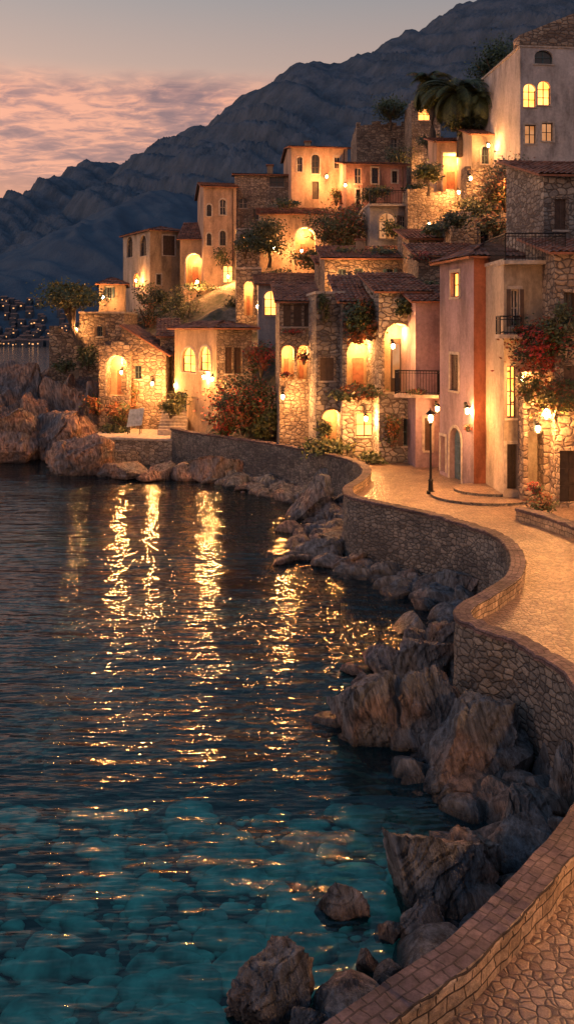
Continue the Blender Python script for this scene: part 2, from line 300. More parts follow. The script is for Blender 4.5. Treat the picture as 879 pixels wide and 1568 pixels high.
def tile_plane(R,E0,E1,R0,R1,sp=0.26):
    E0,E1,R0,R1=[Vector(p) for p in (E0,E1,R0,R1)]
    e=(E1-E0); Lx=e.length; e.normalize(); mid=R0-E0; up=mid-e*mid.dot(e); H=up.length; up.normalize(); n=e.cross(up); 
    if n.z<0: n=-n
    a0=(R0-E0).dot(e); a1=(R1-E0).dot(e)
    R.poly([E0,E1,R1,R0],'wood_dark') ; th=n*0.10
    cols=max(8,int(Lx/sp*4)); rows=max(3,int(H/0.42)); k=R.mi('roof_tile'); base=len(R.v); lines=0
    for r in range(rows):
        for q,off in ((r/rows,0.045),((r+1)/rows,0.0)):
            lo=a0*q; hi=Lx+(a1-Lx)*q
            for c in range(cols+1):
                s=Lx*c/cols; w=0.06*abs(math.sin(math.pi*(s/sp))); sc=min(max(s,lo),hi)
                jit=0.03*noise.noise(Vector((s*3+E0.x,r*1.7,E0.z)))+0.05*noise.noise(Vector((s*.4+E0.x,r*.3,E0.z)))
                R.v.append(tuple(E0+e*sc+up*(H*q)+n*(0.07+off+w+jit)))
            lines+=1
    for l in range(lines-1):
        for c in range(cols): 
            i=base+l*(cols+1)+c; R.f.append((i,i+1,i+cols+2,i+cols+1)); R.m.append(k)
    for a,b in ((E0,E1),(E1,R1),(R0,E0)): R.poly([a,b,b+th,a+th],'terracotta')
def building(name,u0,u1,vt,d,zb,mat,roof='shed',slope=0.3,yaw=0.0,D=7.0,ul=None,ops=(),lops=(),oh=0.3,chim=0,lmat=None):
    y=math.radians(yaw); e=(math.cos(y),math.sin(y)); g=(-math.sin(y),math.cos(y))
    P=(X(u0,d),d); k=(u1-CX)/F; W=(k*P[1]-P[0])/(e[0]-k*e[1])
    if ul is not None:
        k0=(ul-CX)/F; D=(P[0]-k0*P[1])/(-g[0]+k0*g[1])
    z1=Z(vt,d)
    B={'walls':MB(),'trim':MB(),'windows':MB(),'roof':MB(),'lights':[]}
    def on(Pt,dr,o):
        u_0,v0,u_1,v1,kind=o[:5]; arch=len(o)>5 and o[5]
        r=[]
        for u in (u_0,u_1):
            kk=(u-CX)/F; r.append((kk*Pt[1]-Pt[0])/(dr[0]-kk*dr[1]))
        dd=Pt[1]+dr[1]*(r[0]+r[1])/2
        return (min(r),max(r),Z(v1,dd),Z(v0,dd),kind,arch)
    fo=[on(P,e,o) for o in ops]; lo=[]
    for o in lops:
        a=on(P,g,o); lo.append((D-a[1],D-a[0])+a[2:])
    def Q(s,t): return (P[0]+e[0]*s+g[0]*t,P[1]+e[1]*s+g[1]*t)
    add_wall(B,Q(0,0),Q(W,0),zb,z1,fo,mat); add_wall(B,Q(0,D),Q(0,0),zb,z1,lo,lmat or mat)
    add_wall(B,Q(W,0),Q(W,D),zb,z1,[],mat); add_wall(B,Q(W,D),Q(0,D),zb,z1,[],mat)
    R=B['roof']; Wm=B['walls']
    def q3(s,t,z): a=Q(s,t); return (a[0],a[1],z)
    dz=slope*oh
    if roof=='shed':
        h=slope*D; Wm.poly([q3(0,0,z1),q3(0,D,z1),q3(0,D,z1+h)],mat); Wm.poly([q3(W,0,z1),q3(W,D,z1),q3(W,D,z1+h)],mat); Wm.poly([q3(0,D,z1),q3(W,D,z1),q3(W,D,z1+h),q3(0,D,z1+h)],mat)
        tile_plane(R,q3(-oh,-oh,z1-dz),q3(W+oh,-oh,z1-dz),q3(-oh,D+oh,z1+h+dz),q3(W+oh,D+oh,z1+h+dz))
    elif roof in('shed_r','shed_l'):
        h=slope*W
        for t in (0,D): Wm.poly([q3(0,t,z1),q3(W,t,z1),q3(W if roof=='shed_l' else 0,t,z1+h)],mat)
        s_=0 if roof=='shed_r' else W
        Wm.poly([q3(s_,0,z1),q3(s_,D,z1),q3(s_,D,z1+h),q3(s_,0,z1+h)],mat)
        if roof=='shed_r': tile_plane(R,q3(W+oh,-oh,z1-dz),q3(W+oh,D+oh,z1-dz),q3(-0.1,-oh,z1+h+0.1*slope),q3(-0.1,D+oh,z1+h+0.1*slope))
        else: tile_plane(R,q3(-oh,D+oh,z1-dz),q3(-oh,-oh,z1-dz),q3(W+.1,D+oh,z1+h+.1*slope),q3(W+.1,-oh,z1+h+.1*slope))
    elif roof=='gable_x':
        h=slope*D/2
        for s in (0,W): Wm.poly([q3(s,0,z1),q3(s,D,z1),q3(s,D/2,z1+h)],mat)
        tile_plane(R,q3(-oh,-oh,z1-dz),q3(W+oh,-oh,z1-dz),q3(-oh,D/2,z1+h),q3(W+oh,D/2,z1+h)); tile_plane(R,q3(W+oh,D+oh,z1-dz),q3(-oh,D+oh,z1-dz),q3(W+oh,D/2,z1+h),q3(-oh,D/2,z1+h))
    elif roof=='hip':
        m_=min(W,D)/2+oh; h=slope*m_; zz=z1-dz
        A=(-oh,-oh);Bq=(W+oh,-oh);C=(W+oh,D+oh);Dq=(-oh,D+oh)
        if W>=D: r0=(-oh+m_,D/2); r1=(W+oh-m_,D/2)
        else: r0=(W/2,-oh+m_); r1=(W/2,D+oh-m_)
        if W>=D: pl=[(A,Bq,r0,r1),(Bq,C,r1,r1),(C,Dq,r1,r0),(Dq,A,r0,r0)]
        else: pl=[(A,Bq,r0,r0),(Bq,C,r0,r1),(C,Dq,r1,r1),(Dq,A,r1,r0)]
        for a,b,c,dd in pl: tile_plane(R,q3(*a,zz),q3(*b,zz),q3(*c,zz+h),q3(*dd,zz+h))
    elif roof in('flat','ruin'):
        Wm.poly([q3(0,0,z1),q3(W,0,z1),q3(W,D,z1),q3(0,D,z1)],mat)
        E=Vector((e[0],e[1],0)); Gv=Vector((g[0],g[1],0))
        if roof=='flat':
            for o_,a,b in ((q3(-0.06,-0.06,z1+0.003),E*(W+0.12),Gv*0.35),(q3(-0.06,0.29,z1+0.003),E*0.35,Gv*(D-0.6)),(q3(W-0.29,0.29,z1+0.003),E*0.35,Gv*(D-0.6))): R.box(o_,a,b,(0,0,0.14),'chalk')
        else:
            s=0
            while s<W-0.1:
                w=min(random.uniform(0.4,1.0),W-s); hh=random.uniform(0.15,0.7); R.box(q3(s,0.02,z1+0.002),E*(w-0.01),Gv*0.4,(0,0,hh),mat); s+=w
            s=0.5
            while s<D-0.1:
                w=min(random.uniform(0.4,1.0),D-s); hh=random.uniform(0.15,0.7); R.box(q3(0.02,s,z1+0.002),E*0.4,Gv*(w-0.01),(0,0,hh),mat); s+=w
    if mat.startswith('plaster') and W>2.5:
        a=Q(W-0.35,-0.06); B['trim'].tube([(a[0],a[1],zb+.2),(a[0],a[1],z1-.15)],[.045,.045],'shutter_brown',6)
    for c_ in range(chim):
        s=W*random.uniform(0.2,0.8); t=D*random.uniform(0.3,0.7); a=Q(s,t); B['trim'].cbox((a[0],a[1],z1),0.55,0.55,slope*D*0.6+0.8,'plaster_tan'); B['trim'].cbox((a[0],a[1],z1+slope*D*0.6+0.8),0.75,0.75,0.12,'terracotta')
    em=empty(name)
    B['walls'].obj('walls',em); B['windows'].obj('windows',em); B['trim'].obj('window_trim',em); B['roof'].obj('roof',em)
    for p_,w_ in B['lights']: light(p_,w_,em)
    return em,Q,z1,W,D
S='stone_warm'
building('pink_townhouse',725,800,390,36.1,1.5,'plaster_orange','hip',0.5,yaw=12,ul=673,lops=[(690,417,703,455,'lit'),(689,543,702,598,'shut'),(688,655,706,736,'bdoor',1),(674,668,682,722,'door')],oh=0.35,lmat='plaster_lilac',ops=[(762,640,775,735,'door')])
building('narrow_lilac_house',636,700,462,41.6,1.5,'plaster_lilac','shed',0.25,yaw=6,D=3.5,ops=[(654,490,660,506,'dark'),(650,640,660,690,'shut')])
building('stone_house',580,652,447,43.0,1.5,'stone_grey','shed',0.26,yaw=6,D=4.2,ops=[(588,495,631,603,'deepdoor',1),(617,641,631,683,'dark')])
building('stone_house',524,582,462,44.6,1.5,'stone_grey','shed',0.36,yaw=4,D=4.2,ops=[(531,518,578,596,'deep',1),(545,632,572,668,'lit')])
building('stone_house',484,526,450,45.4,1.5,'stone_grey','flat',0.3,yaw=6,D=4,ops=[(490,548,511,583,'shut'),(493,627,523,684,'deep',1)])
building('stone_house',428,486,462,48.4,1.5,'stone_fine','shed',0.3,yaw=4,D=4,ops=[(434,465,446,500,'shut'),(449,465,462,500,'shut'),(465,465,477,500,'shut'),(430,529,451,582,'deep',1),(455,529,475,582,'deep',1)])
building('cream_townhouse',771,850,402,33.7,1.5,'plaster_cream','flat',0.3,yaw=3,D=6,ops=[(782,443,794,500,'dark'),(776,560,790,640,'lit'),(775,680,792,750,'door')])
building('stone_gatehouse',801,852,575,32.9,1.5,'stone_warm','flat',0.3,yaw=0,D=2.5,ops=[(808,660,832,745,'deepdark')])
building('stone_townhouse',849,1010,388,32.2,1.5,'stone_warm','shed',0.22,yaw=0,D=4,ops=[(862,448,880,500,'dark'),(862,560,885,625,'shut'),(856,690,885,770,'door')])
building('stone_house',832,960,268,39,5,'stone_grey','shed',0.3,yaw=5,D=5,ops=[(848,305,866,352,'shut')],oh=0.4)
building('stone_house',497,628,396,56,6,'stone_warm','shed',0.28,yaw=3,D=4,ops=[(518,412,530,440,'dark'),(543,411,556,441,'dark'),(592,412,602,436,'dark')],chim=1)
building('stone_house',626,702,366,54,6,S,'shed',0.25,yaw=3,D=4,ops=[(633,376,652,416,'lit')])
building('stone_house',690,780,340,52,6,'stone_fine','ruin',yaw=3,D=4,ops=[(735,352,748,378,'dark')])
building('stone_house',640,735,392,48,6,'stone_fine','shed',0.3,yaw=3,D=3)
building('grey_plaster_house',566,630,314,64,10,'plaster_grey','flat',yaw=5,D=6,ops=[(580,326,605,366,'dim',1),(612,330,620,348,'dark')])
building('terrace_wall_house',624,722,300,62.5,10,'stone_fine','ruin',yaw=0,D=3)
building('grey_plaster_house',396,486,436,62,4,'plaster_grey','shed',0.25,yaw=4,D=4,ops=[(405,446,425,483,'lit',1),(437,441,453,456,'dark'),(460,452,470,470,'dark')])
building('stone_house',488,560,404,60,4,S,'shed',0.25,yaw=4,D=3,ops=[(500,412,508,430,'dark')])
building('stone_house',362,400,412,65,4,S,'flat',yaw=4,D=6,ops=[(374,431,388,483,'deep',1)])
building('waterfront_house',332,386,502,55,1.0,'stone_fine','hip',0.28,yaw=34,ul=268,ops=[(345,532,356,572,'shut'),(359,532,370,572,'shut')],lops=[(279,532,300,570,'lit',1),(306,530,323,568,'lit',1),(273,600,286,640,'dark')],oh=0.4,lmat='plaster_tan')
building('stone_house',186,254,542,60.5,0.5,S,'shed_r',0.62,yaw=0,D=6,ops=[(207,560,217,580,'dark')])
building('stone_house',152,199,538,59.5,0.5,S,'ruin',yaw=0,D=3,ops=[(164,544,195,606,'deep',1)])
building('stone_house',122,190,480,65,1,S,'flat',yaw=0,D=6,ops=[(150,500,158,515,'dark')])
building('stone_ruin',76,124,512,67,1,S,'ruin',yaw=0,D=3)
building('small_house',152,192,434,72,4,'plaster_tan','hip',0.45,yaw=10,D=5,ops=[(165,440,172,456,'dark')])
building('lantern_wall_house',246,272,515,62,1,'stone_fine','shed',0.3,yaw=8,D=4,ops=[(251,535,265,600,'deep',1)])
building('beige_house',230,292,352,82,7,'plaster_tan','hip',0.26,yaw=32,ul=189,ops=[(250,361,268,391,'shut'),(240,420,247,436,'dark')],lops=[(195,361,204,394,'dark',1),(215,360,225,392,'dark',1),(205,418,214,440,'lit',1)],lmat='plaster_cream')
building('beige_house',276,313,366,80,7,'plaster_tan','shed',0.4,yaw=0,D=5,ops=[(285,388,309,434,'deep',1)])
building('tall_cream_house',312,362,286,78,8,'plaster_peach','gable_x',0.25,yaw=10,D=8,ops=[(317,313,324,331,'dark',1),(337,305,346,329,'dark',1),(317,357,324,376,'dark',1),(337,353,346,376,'dark',1),(342,407,357,433,'lit')])
building('stone_house',360,446,268,80,8,'stone_fine','shed',0.15,yaw=4,D=6,ops=[(366,303,379,319,'dark',1),(413,265,435,286,'dark'),(388,320,396,336,'dark')],chim=1)
building('stone_house',362,402,352,74,8,'stone_grey','flat',yaw=4,D=4,ops=[(372,362,380,378,'lit')])
building('terrace_house',282,363,442,75.5,4,'plaster_peach','flat',yaw=0,D=3,ops=[(300,450,309,468,'dark')])
building('peach_house',446,532,226,78,12,'plaster_peach','gable_x',0.18,yaw=6,D=7,ops=[(455,240,463,263,'dark',1),(477,236,489,266,'dark',1),(478,278,488,305,'door'),(512,240,520,258,'dark')],chim=1)
building('low_peach_house',398,502,328,72,8,'plaster_peach','shed',0.25,yaw=3,D=4,ops=[(452,348,483,406,'deep',1),(412,340,422,356,'dark')])
building('pink_house',530,622,252,74,12,'plaster_pink','shed',0.22,yaw=5,D=5,ops=[(543,257,553,281,'dark'),(569,257,579,281,'dark'),(545,290,552,315,'door'),(600,262,608,280,'dark')])
building('stone_ruin',546,636,196,86,14,S,'ruin',yaw=0,D=8,ops=[(598,212,608,226,'dark')])
building('stone_tower',630,674,160,80,14,'stone_fine','ruin',yaw=0,D=5,ops=[(640,165,658,184,'lit')])
building('loggia_house',668,726,218,64.5,10,'plaster_peach','shed',0.28,yaw=0,D=4,ops=[(678,234,713,292,'deep')])
building('cream_house',722,800,206,61,10,'plaster_cream','shed',0.35,yaw=4,D=4,ops=[(737,224,748,251,'dark',1),(768,220,780,246,'shut')])
building('stone_house',714,792,262,58.5,10,S,'ruin',yaw=0,D=2,ops=[])
em,Qa,za,Wa,Da=building('white_tower_house',796,930,72,56,8,'plaster_white','flat',yaw=6,D=8,ops=[(801,128,820,164,'lit',1),(823,124,842,161,'lit',1),(818,72,846,98,'dark',1),(803,191,820,220,'dim'),(829,188,846,216,'dim')])
tp=MB(); a=Qa(-0.1,-0.1); b=Qa(Wa,-0.1); c=Qa(Wa,1.0); d_=Qa(-0.1,1.0)
z0=za+0.15; p=[(a[0],a[1],z0),(b[0],b[1],z0),(c[0],c[1],z0),(d_[0],d_[1],z0),(a[0],a[1],z0+0.6),(b[0],b[1],z0+3.2),(c[0],c[1],z0+3.2),(d_[0],d_[1],z0+0.6)]
for f in ((0,1,5,4),(1,2,6,5),(2,3,7,6),(3,0,4,7),(4,5,6,7)): tp.poly([p[i] for i in f],S)
tp.obj('stone_gable',em)
# ------------------------------------------------------------------ promenade
outer=[(-22,-12),(-14,-6),(-4.6,4.0)]+[G(u,v,2.45)[:2] for u,v in [(500,1568),(600,1500),(700,1430),(800,1330),(879,1235),(922,1130),(879,1045),(840,1010),(780,976),(725,957),(698,941),(706,924),(742,904),(776,880),(784,852),(766,826),(720,805),(650,785),(580,770),(535,759),(527,746),(545,734),(556,722),(549,710),(520,699),(460,686),(400,676),(340,668),(285,660),(262,655)]]
def catmull(P,step=0.12):
    out_=[]; P=[Vector(p) for p in P]; Q=[P[0]*2-P[1]]+P+[P[-1]*2-P[-2]]
    for i in range(1,len(Q)-2):
        n=max(2,int((Q[i+1]-Q[i]).length/step))
        for j in range(n):
            t=j/n; a,b,c,d=Q[i-1],Q[i],Q[i+1],Q[i+2]
            out_.append(0.5*((2*b)+(c-a)*t+(2*a-5*b+4*c-d)*t*t+(3*b-a-3*c+d)*t*t*t))
    out_.append(P[-1]); return out_
path=catmull(outer)
nrm=[]
for i in range(len(path)):
    t=(path[min(i+2,len(path)-1)]-path[max(i-2,0)]).normalized(); nrm.append(Vector((t.y,-t.x)))
PY=np.array([p.y for p in path]); PX=np.array([p.x for p in path]); o_=np.argsort(PY); 
def pathx(y): return float(np.interp(y,PY[o_],PX[o_]))
def wallmesh(path,nrm,zbot,ztop,zin,w,name,mouter,minner,mtop):
    B=MB(); B.uv=[]
    zz=[zbot+(ztop-0.12-zbot)*k/14 for k in range(15)]
    rows=[]; arc_=0.0
    for i,p in enumerate(path):
        if i: arc_+=(p-path[i-1]).length
        r=[]; n=nrm[i]
        for z in zz: 
            off=-0.10*(ztop-z)/4 ; q=p+n*(off)
            dsp=0.05*noise.noise(Vector((q.x*1.7,q.y*1.7,z*2.6))); q=q-n*dsp
            r.append((q.x,q.y,z)); B.uv.append((arc_,z))
        jt=0.03*noise.noise(Vector((p.x*2,p.y*2,5)))+0.035*noise.noise(Vector((p.x*7,p.y*7,9)))
        for off,z,vv in ((-0.05,ztop-0.11,-.1),(-0.055,ztop-0.03,-.03),(-0.03,ztop,0),(w+0.01,ztop,.42),(w+0.03,ztop-0.03,.45),(w+0.03,ztop-0.05,.46),(w,ztop-0.05,.47),(w,zin,.96)):
            q=p+n*(off+jt); r.append((q.x,q.y,z+jt*0.8 if z>zin else z)); B.uv.append((arc_,vv))
        rows.append(r)
    m=len(rows[0]); 
    for r in rows: B.v.extend(r)
    for i in range(len(rows)-1):
        for k in range(m-1):
            B.f.append((i*m+k,(i+1)*m+k,(i+1)*m+k+1,i*m+k+1)); B.m.append(B.mi(mouter if k<14 else (mtop if k<18 else minner)))
    return B.obj(name,None,False)
wallmesh(path,nrm,-5.0,2.45,1.95,0.33,'promenade_sea_wall','stone_quay','parapet_inner','coping')
PAVE=PAVE-.05
B=MB()
for i in range(len(path)-1):
    a=path[i]+nrm[i]*0.2; b=path[i+1]+nrm[i+1]*0.2
    if b.y<=a.y+1e-4: continue
    B.poly([(a.x,a.y,PAVE),(70,a.y,PAVE),(70,b.y,PAVE),(b.x,b.y,PAVE)],'paving')
B.obj('promenade_paving')
kp=catmull([G(u,v,2.4)[:2] for u,v in [(789,781),(820,789),(850,799),(890,815),(960,850)]]); kn=[]
for i in range(len(kp)):
    t=(kp[min(i+1,len(kp)-1)]-kp[max(i-1,0)]).normalized(); kn.append(Vector((-t.y,t.x)))
wallmesh(kp,kn,1.9,2.48,1.9,0.4,'garden_kerb_wall','parapet_inner','parapet_inner','coping')
B=MB()
for (cu,cv,r0,hh) in ((742,760,1.9,0.10),(750,755,1.3,0.20)):
    c=G(cu,cv,PAVE); n=36; pts=[(c[0]+r0*1.15*math.cos(2*math.pi*i/n),c[1]+r0*math.sin(2*math.pi*i/n)) for i in range(n)]
    for i in range(n):
        a,b=pts[i],pts[(i+1)%n]; B.poly([(a[0],a[1],PAVE),(b[0],b[1],PAVE),(b[0],b[1],PAVE+hh),(a[0],a[1],PAVE+hh)],'stone_quay')
    B.poly([(a[0],a[1],PAVE+hh) for a in pts],'paving')
B.obj('round_stone_steps')
B=MB()
qa=G(141,672,1.6); qb=G(272,676,1.6)
B.box((qa[0],qa[1],-3),(qb[0]-qa[0],qb[1]-qa[1],0),(0,5,0),(0,0,4.6),'stone_fine'); B.box((qa[0]-.08,qa[1]-.08,1.602),(qb[0]-qa[0]+.16,qb[1]-qa[1],0),(0,5,0),(0,0,.14),'chalk')
B.box((X(160,55.5),55.2,-3),(X(212,55.5)-X(160,55.5),0,0),(0,1.4,0),(0,0,3.9),'stone_fine')
B.obj('stone_quay')
B=MB()
for i in range(8):
    B.box((X(245,58),57.0+i*0.32,1.0),(1.9,0,0),(0,0.33,0),(0,0,0.9+0.18*(i+1)),'chalk')
B.obj('stone_steps')
# ------------------------------------------------------------------ terrain
ctrl=[(120,560,66),(60,620,66),(200,540,68),(240,475,84),(330,455,80),(400,410,78),(490,330,80),(575,335,76),(590,260,88),(750,300,64),(690,250,70),(320,640,60),(430,510,66),(560,470,60),(600,385,66),(670,350,63),(450,640,54),(600,640,50),(760,420,54),(850,300,58),(900,250,65),(380,470,70),(160,490,76),(100,520,85)]
cp=[(X(u,d),d,Z(v,d)) for u,v,d in ctrl]+[(-20,110,10),(0,120,16),(20,130,28),(45,120,36),(70,110,42),(40,80,30),(60,60,26),(40,45,12),(0,190,8),(60,200,30),(-30,150,2)]
CP=np.array(cp)
cy=[50,52,55,57,60,66,80,100,150,400]; cxs=[-3,-5,-8,-16,-21,-22,-23,-26,-32,-60]
def hz(x,y):
    d2=(CP[:,0]-x)**2+(CP[:,1]-y)**2+4; w=1/d2**1.6; z=float((w*CP[:,2]).sum()/w.sum())
    z=min(z,1.6+max(0,y-47)*1.4 if x>-5 else 1.2+max(0,y-62)*1.3)
    s=x-float(np.interp(y,cy,cxs)); z=min(z,-3+1.6*s)
    if x<8: z=min(z,-3+2.2*(y-50) if y<56 else 99)
    z+=0.5*noise.noise(Vector((x*0.3,y*0.3,0)))
    return z if z>-4 else -4
B=MB(); nx,ny=150,130; k=B.mi('hill_ground')
for j in range(ny):
    y=46+160*(j/(ny-1))**1.2
    for i in range(nx):
        x=-60+150*i/(nx-1); B.v.append((x,y,hz(x,y)))
for j in range(ny-1):
    for i in range(nx-1): a=j*nx+i; B.f.append((a,a+1,a+nx+1,a+nx)); B.m.append(k)
B.obj('hillside_terrain',smooth=True)
# ------------------------------------------------------------------ seabed, water
def sbz(x,y):
    px=pathx(min(max(y,-10),55)); z=-0.55-0.13*max(0,y-9.5)-0.05*max(0,px-x-5)+0.22*noise.noise(Vector((x*0.5,y*0.5,3)))
    return max(z,-9)
xs=[-3000,-600,-150,-60]+list(np.linspace(-40,14,90))+[20,60,600,3000]; ys=[-300,-60,-20]+list(np.linspace(-8,45,90))+[60,90,300,900,4000]
B=MB(); k=B.mi('seabed')
for y in ys:
    for x in xs: B.v.append((x,y,sbz(x,y)))
for j in range(len(ys)-1):
    for i in range(len(xs)-1): a=j*len(xs)+i; B.f.append((a,a+1,a+len(xs)+1,a+len(xs))); B.m.append(k)
B.obj('seabed',smooth=True)
B=MB(); B.poly([(-6000,-400,0),(6000,-400,0),(6000,9000,0),(-6000,9000,0)],'water'); B.obj('sea_water')
# ------------------------------------------------------------------ rocks
import bmesh
def icos(sub):
    bm=bmesh.new(); bmesh.ops.create_icosphere(bm,subdivisions=sub,radius=1.0); vs=[v.co.copy() for v in bm.verts]; fs=[tuple(v.index for v in f.verts) for f in bm.faces]; bm.free(); return vs,fs
ICO={s:icos(s) for s in (2,3,5,6)}
def rockverts(c,r,seed,sub=5,cuts=18,rough=1.0,soft=1.0):
    rnd=random.Random(seed); vs,fs=ICO[sub]; pl=[]
    for i in range(cuts):
        n=Vector((rnd.gauss(0,1),rnd.gauss(0,1),rnd.gauss(0.1,0.8))).normalized(); pl.append((n,rnd.uniform(0.38,0.82)))
    off=Vector((rnd.random()*50,rnd.random()*50,0)); out_=[]
    st=Vector((1,rnd.gauss(0,.4),rnd.gauss(-.45,.3))).normalized(); sf=rnd.uniform(3.0,5.0)
    for v in vs:
        p=v.copy()
        for n,dd in pl:
            t=p.dot(n)-dd
            if t>0: p-=n*t*soft
        q=p*1.3
        if sub>3:
            f=0.11*noise.fractal(q*1.6+off,0.75,2.1,6)*rough
            s=q.dot(st)*sf+noise.noise(q*1.3+off)*1.6; fr_=s-math.floor(s); amp_=0.5+0.5*noise.noise(Vector((math.floor(s)*3.7,q.z*1.2,seed)))
            f+=0.10*(fr_-0.5)*amp_ - (0.07*(1-min(1,fr_/0.12)) if fr_<0.12 else 0)
            s2=q.dot(st)*sf*3.1+noise.noise(q*3+off)*1.2; f+=0.028*((s2-math.floor(s2))-0.5)
            q=q*(1+f)
        out_.append((c[0]+q.x*r[0]*1.0,c[1]+q.y*r[1],c[2]+q.z*r[2]))
    return out_,fs
rid=[0]
def boulder(u,vb,hw,hp,d=None,zb=0.0,name='boulder',mat='rock'):
    if d is None: d=(CH-zb)*F/(vb-HY)
    rx=hw*d/F; h=hp*d/F; rid[0]+=1
    vs,fs=rockverts((X(u,d),d+rx*0.5,zb+h*0.22),(rx*0.98,rx*0.8,h*0.74),rid[0]*13+5,6 if (d<24 and hw>=40) else 5)
    B=MB(); B.v=vs; B.f=list(fs); B.m=[B.mi(mat)]*len(fs); B.obj(name,smooth=False)
for r in [(665,1402,88,124),(722,1350,38,90),(523,1402,46,34),(650,1450,40,50),(562,1490,22,30),(600,1440,28,22),(430,1560,75,70),(520,1568,42,44),(590,1510,26,26),(470,1600,45,36),(635,1500,26,26),(700,1385,28,40),
          (822,1300,66,95),(870,1262,34,96),(745,1210,98,98),(800,1185,52,72),(845,1180,40,66),(700,1225,30,26),(858,1215,44,100),(785,1255,44,46),(760,1130,46,74),(795,1140,40,70),
          (580,1148,92,116),(668,1150,54,100),(715,1128,38,60),(650,1062,60,96),(690,1010,54,60),(590,1035,48,38),(628,1045,26,38),(545,1035,20,14),(640,1000,44,36),(725,1075,46,80),(610,1085,36,40),(560,1060,26,20),
          (668,880,42,54),(705,925,54,60),(745,905,34,42),(690,912,30,30),(630,862,26,18),(650,905,18,14),(760,890,24,34),(690,860,26,26),(720,945,34,36),(650,935,24,20),
          (520,845,46,44),(487,838,24,34),(477,795,42,64),(530,790,30,54),(550,735,20,24),(510,805,30,38),(565,850,34,26),(600,856,28,18),(548,770,28,44),(500,770,26,44),(540,815,30,40),(575,828,28,26),
          (430,745,50,22),(380,752,30,12),(455,738,30,26),(130,730,58,50),(100,728,40,42),(250,734,34,30),(330,740,52,46),(290,737,36,30),(200,735,46,24),(370,735,40,36),(175,732,38,28),(410,742,30,26),(225,738,26,16),(310,728,26,40),(350,728,24,36)]: boulder(*r,mat='rock_red' if r[1]<760 else 'rock')
for r in [(20,706,76,86),(75,705,66,92),(128,704,48,74),(-30,700,60,120),(10,668,66,106,64,0.6),(60,658,60,120,66,0.6),(110,662,54,104,62,.6),(150,674,36,84,60,.5),(35,622,50,84,68,2.2),(122,602,32,64,64,3.0),(80,602,44,76,68,3.2),(-30,620,60,80,70,1.5),(145,628,28,66,61,2),(100,640,40,76,63,1.5),(5,710,50,46),(386,555,22,62,57,4.0),(50,684,38,76,61,.4),(170,668,18,26,58,1),(25,650,36,50,64,1.5)]: boulder(*r,mat='rock_red')
rr=random.Random(4)
def rockmesh(name,items,mats,sub,smooth=False):
    B=MB()
    for i,(c,r) in enumerate(items):
        sb=3 if (sub==2 and r[0]>.22) else sub
        k=B.mi(mats[(i*7)%len(mats)]); vs,fs=rockverts(c,r,i*7+3,sb,7 if sub==2 else 9,1.0,0.7 if sub==2 else .95); o=len(B.v); B.v.extend(vs); B.f.extend([tuple(a+o for a in f) for f in fs]); B.m.extend([k]*len(fs))
    B.obj(name,smooth=smooth)
it=[]
for i in range(3000):
    y=4+14.5*rr.random()**1.2; x=pathx(y)-abs(rr.gauss(0,6.5)); r=rr.choice([.06,.07,.08,.10,.10,.12,.12,.15,.2,.3])*rr.uniform(.7,1.2)
    zt=sbz(x,y)+r*0.25; it.append(((x,y,min(-0.12-r*.6,zt)),(r*rr.uniform(1.1,1.7),r*.9,r*0.5)))
rockmesh('seabed_stones',it,['pebble_pale','pebble_mid','pebble_dark','pebble_mid','pebble_dark','pebble_mid','pebble_dark'],2,True)
it=[]
for i in range(800):
    y=rr.uniform(5,50); px=pathx(y); off=abs(rr.gauss(0,0.9)); r=rr.choice([.10,.15,.2,.3,.4,.5])*rr.uniform(.8,1.3)
    it.append(((px-0.4-off,y,-0.05+0.5*max(0,1.0-off)*rr.random()),(r*1.2,r,r*0.75)))
rockmesh('shore_rocks',it,['rock'],3)
# ------------------------------------------------------------------ mountains
def mountain(name,sil,D,Ld,mat,amp,seed,smooth=False):
    us=[p[0] for p in sil]; vs=[p[1] for p in sil]; B=MB(); k=B.mi(mat); nu,nt_=560,150
    for j in range(nt_):
        t=1.25*j/(nt_-1)
        for i in range(nu):
            u=us[0]+(us[-1]-us[0])*i/(nu-1); x=X(u,D); y=D-Ld*(1-t)
            zr=Z(float(np.interp(u+(1-t)*60,us,vs)),D)
            prof=t**0.9 if t<=1 else 1-(t-1)*1.2
            sh=(x-(1-t)*Ld*0.55); wob=noise.noise(Vector((x*.004,t*3,seed)))*60
            g1=abs(noise.noise(Vector(((sh+wob)*0.016,t*1.2,seed)))); g2=abs(noise.noise(Vector(((sh+wob)*0.045,t*2.0,seed+4)))); g4=abs(noise.noise(Vector(((sh+wob*.5)*0.11,t*4.0,seed+7)))); g3=noise.fractal(Vector((x*0.03,y*.03,0)),0.8,2.2,4)
            env=min(1,t*3)*(0.3+0.7*math.sin(min(t,1)*math.pi))
            z=zr*prof-(g1*1.2-0.25)*amp*env-(g2-0.25)*amp*0.9*env-(g4-.25)*amp*.35*env+g3*amp*0.12*min(1,t*3)
            B.v.append((x,y,z-6))
    for j in range(nt_-1):
        for i in range(nu-1): a=j*nu+i; B.f.append((a,a+1,a+nu+1,a+nu)); B.m.append(k)
    B.obj(name,smooth=smooth)
mountain('mountain_ridge',[(-900,480),(-400,420),(-100,360),(0,338),(35,318),(60,290),(85,288),(105,268),(130,244),(150,240),(175,243),(195,249),(209,250),(222,232),(245,210),(275,198),(300,190),(325,184),(345,160),(365,148),(400,128),(425,108),(450,95),(478,90),(500,93),(525,92),(545,80),(565,76),(600,52),(625,42),(645,38),(665,26),(690,8),(730,-8),(800,-40),(900,-70),(1100,-120),(1500,-90),(2000,0)],1700,900,'mountain_far',38,3.3,True)
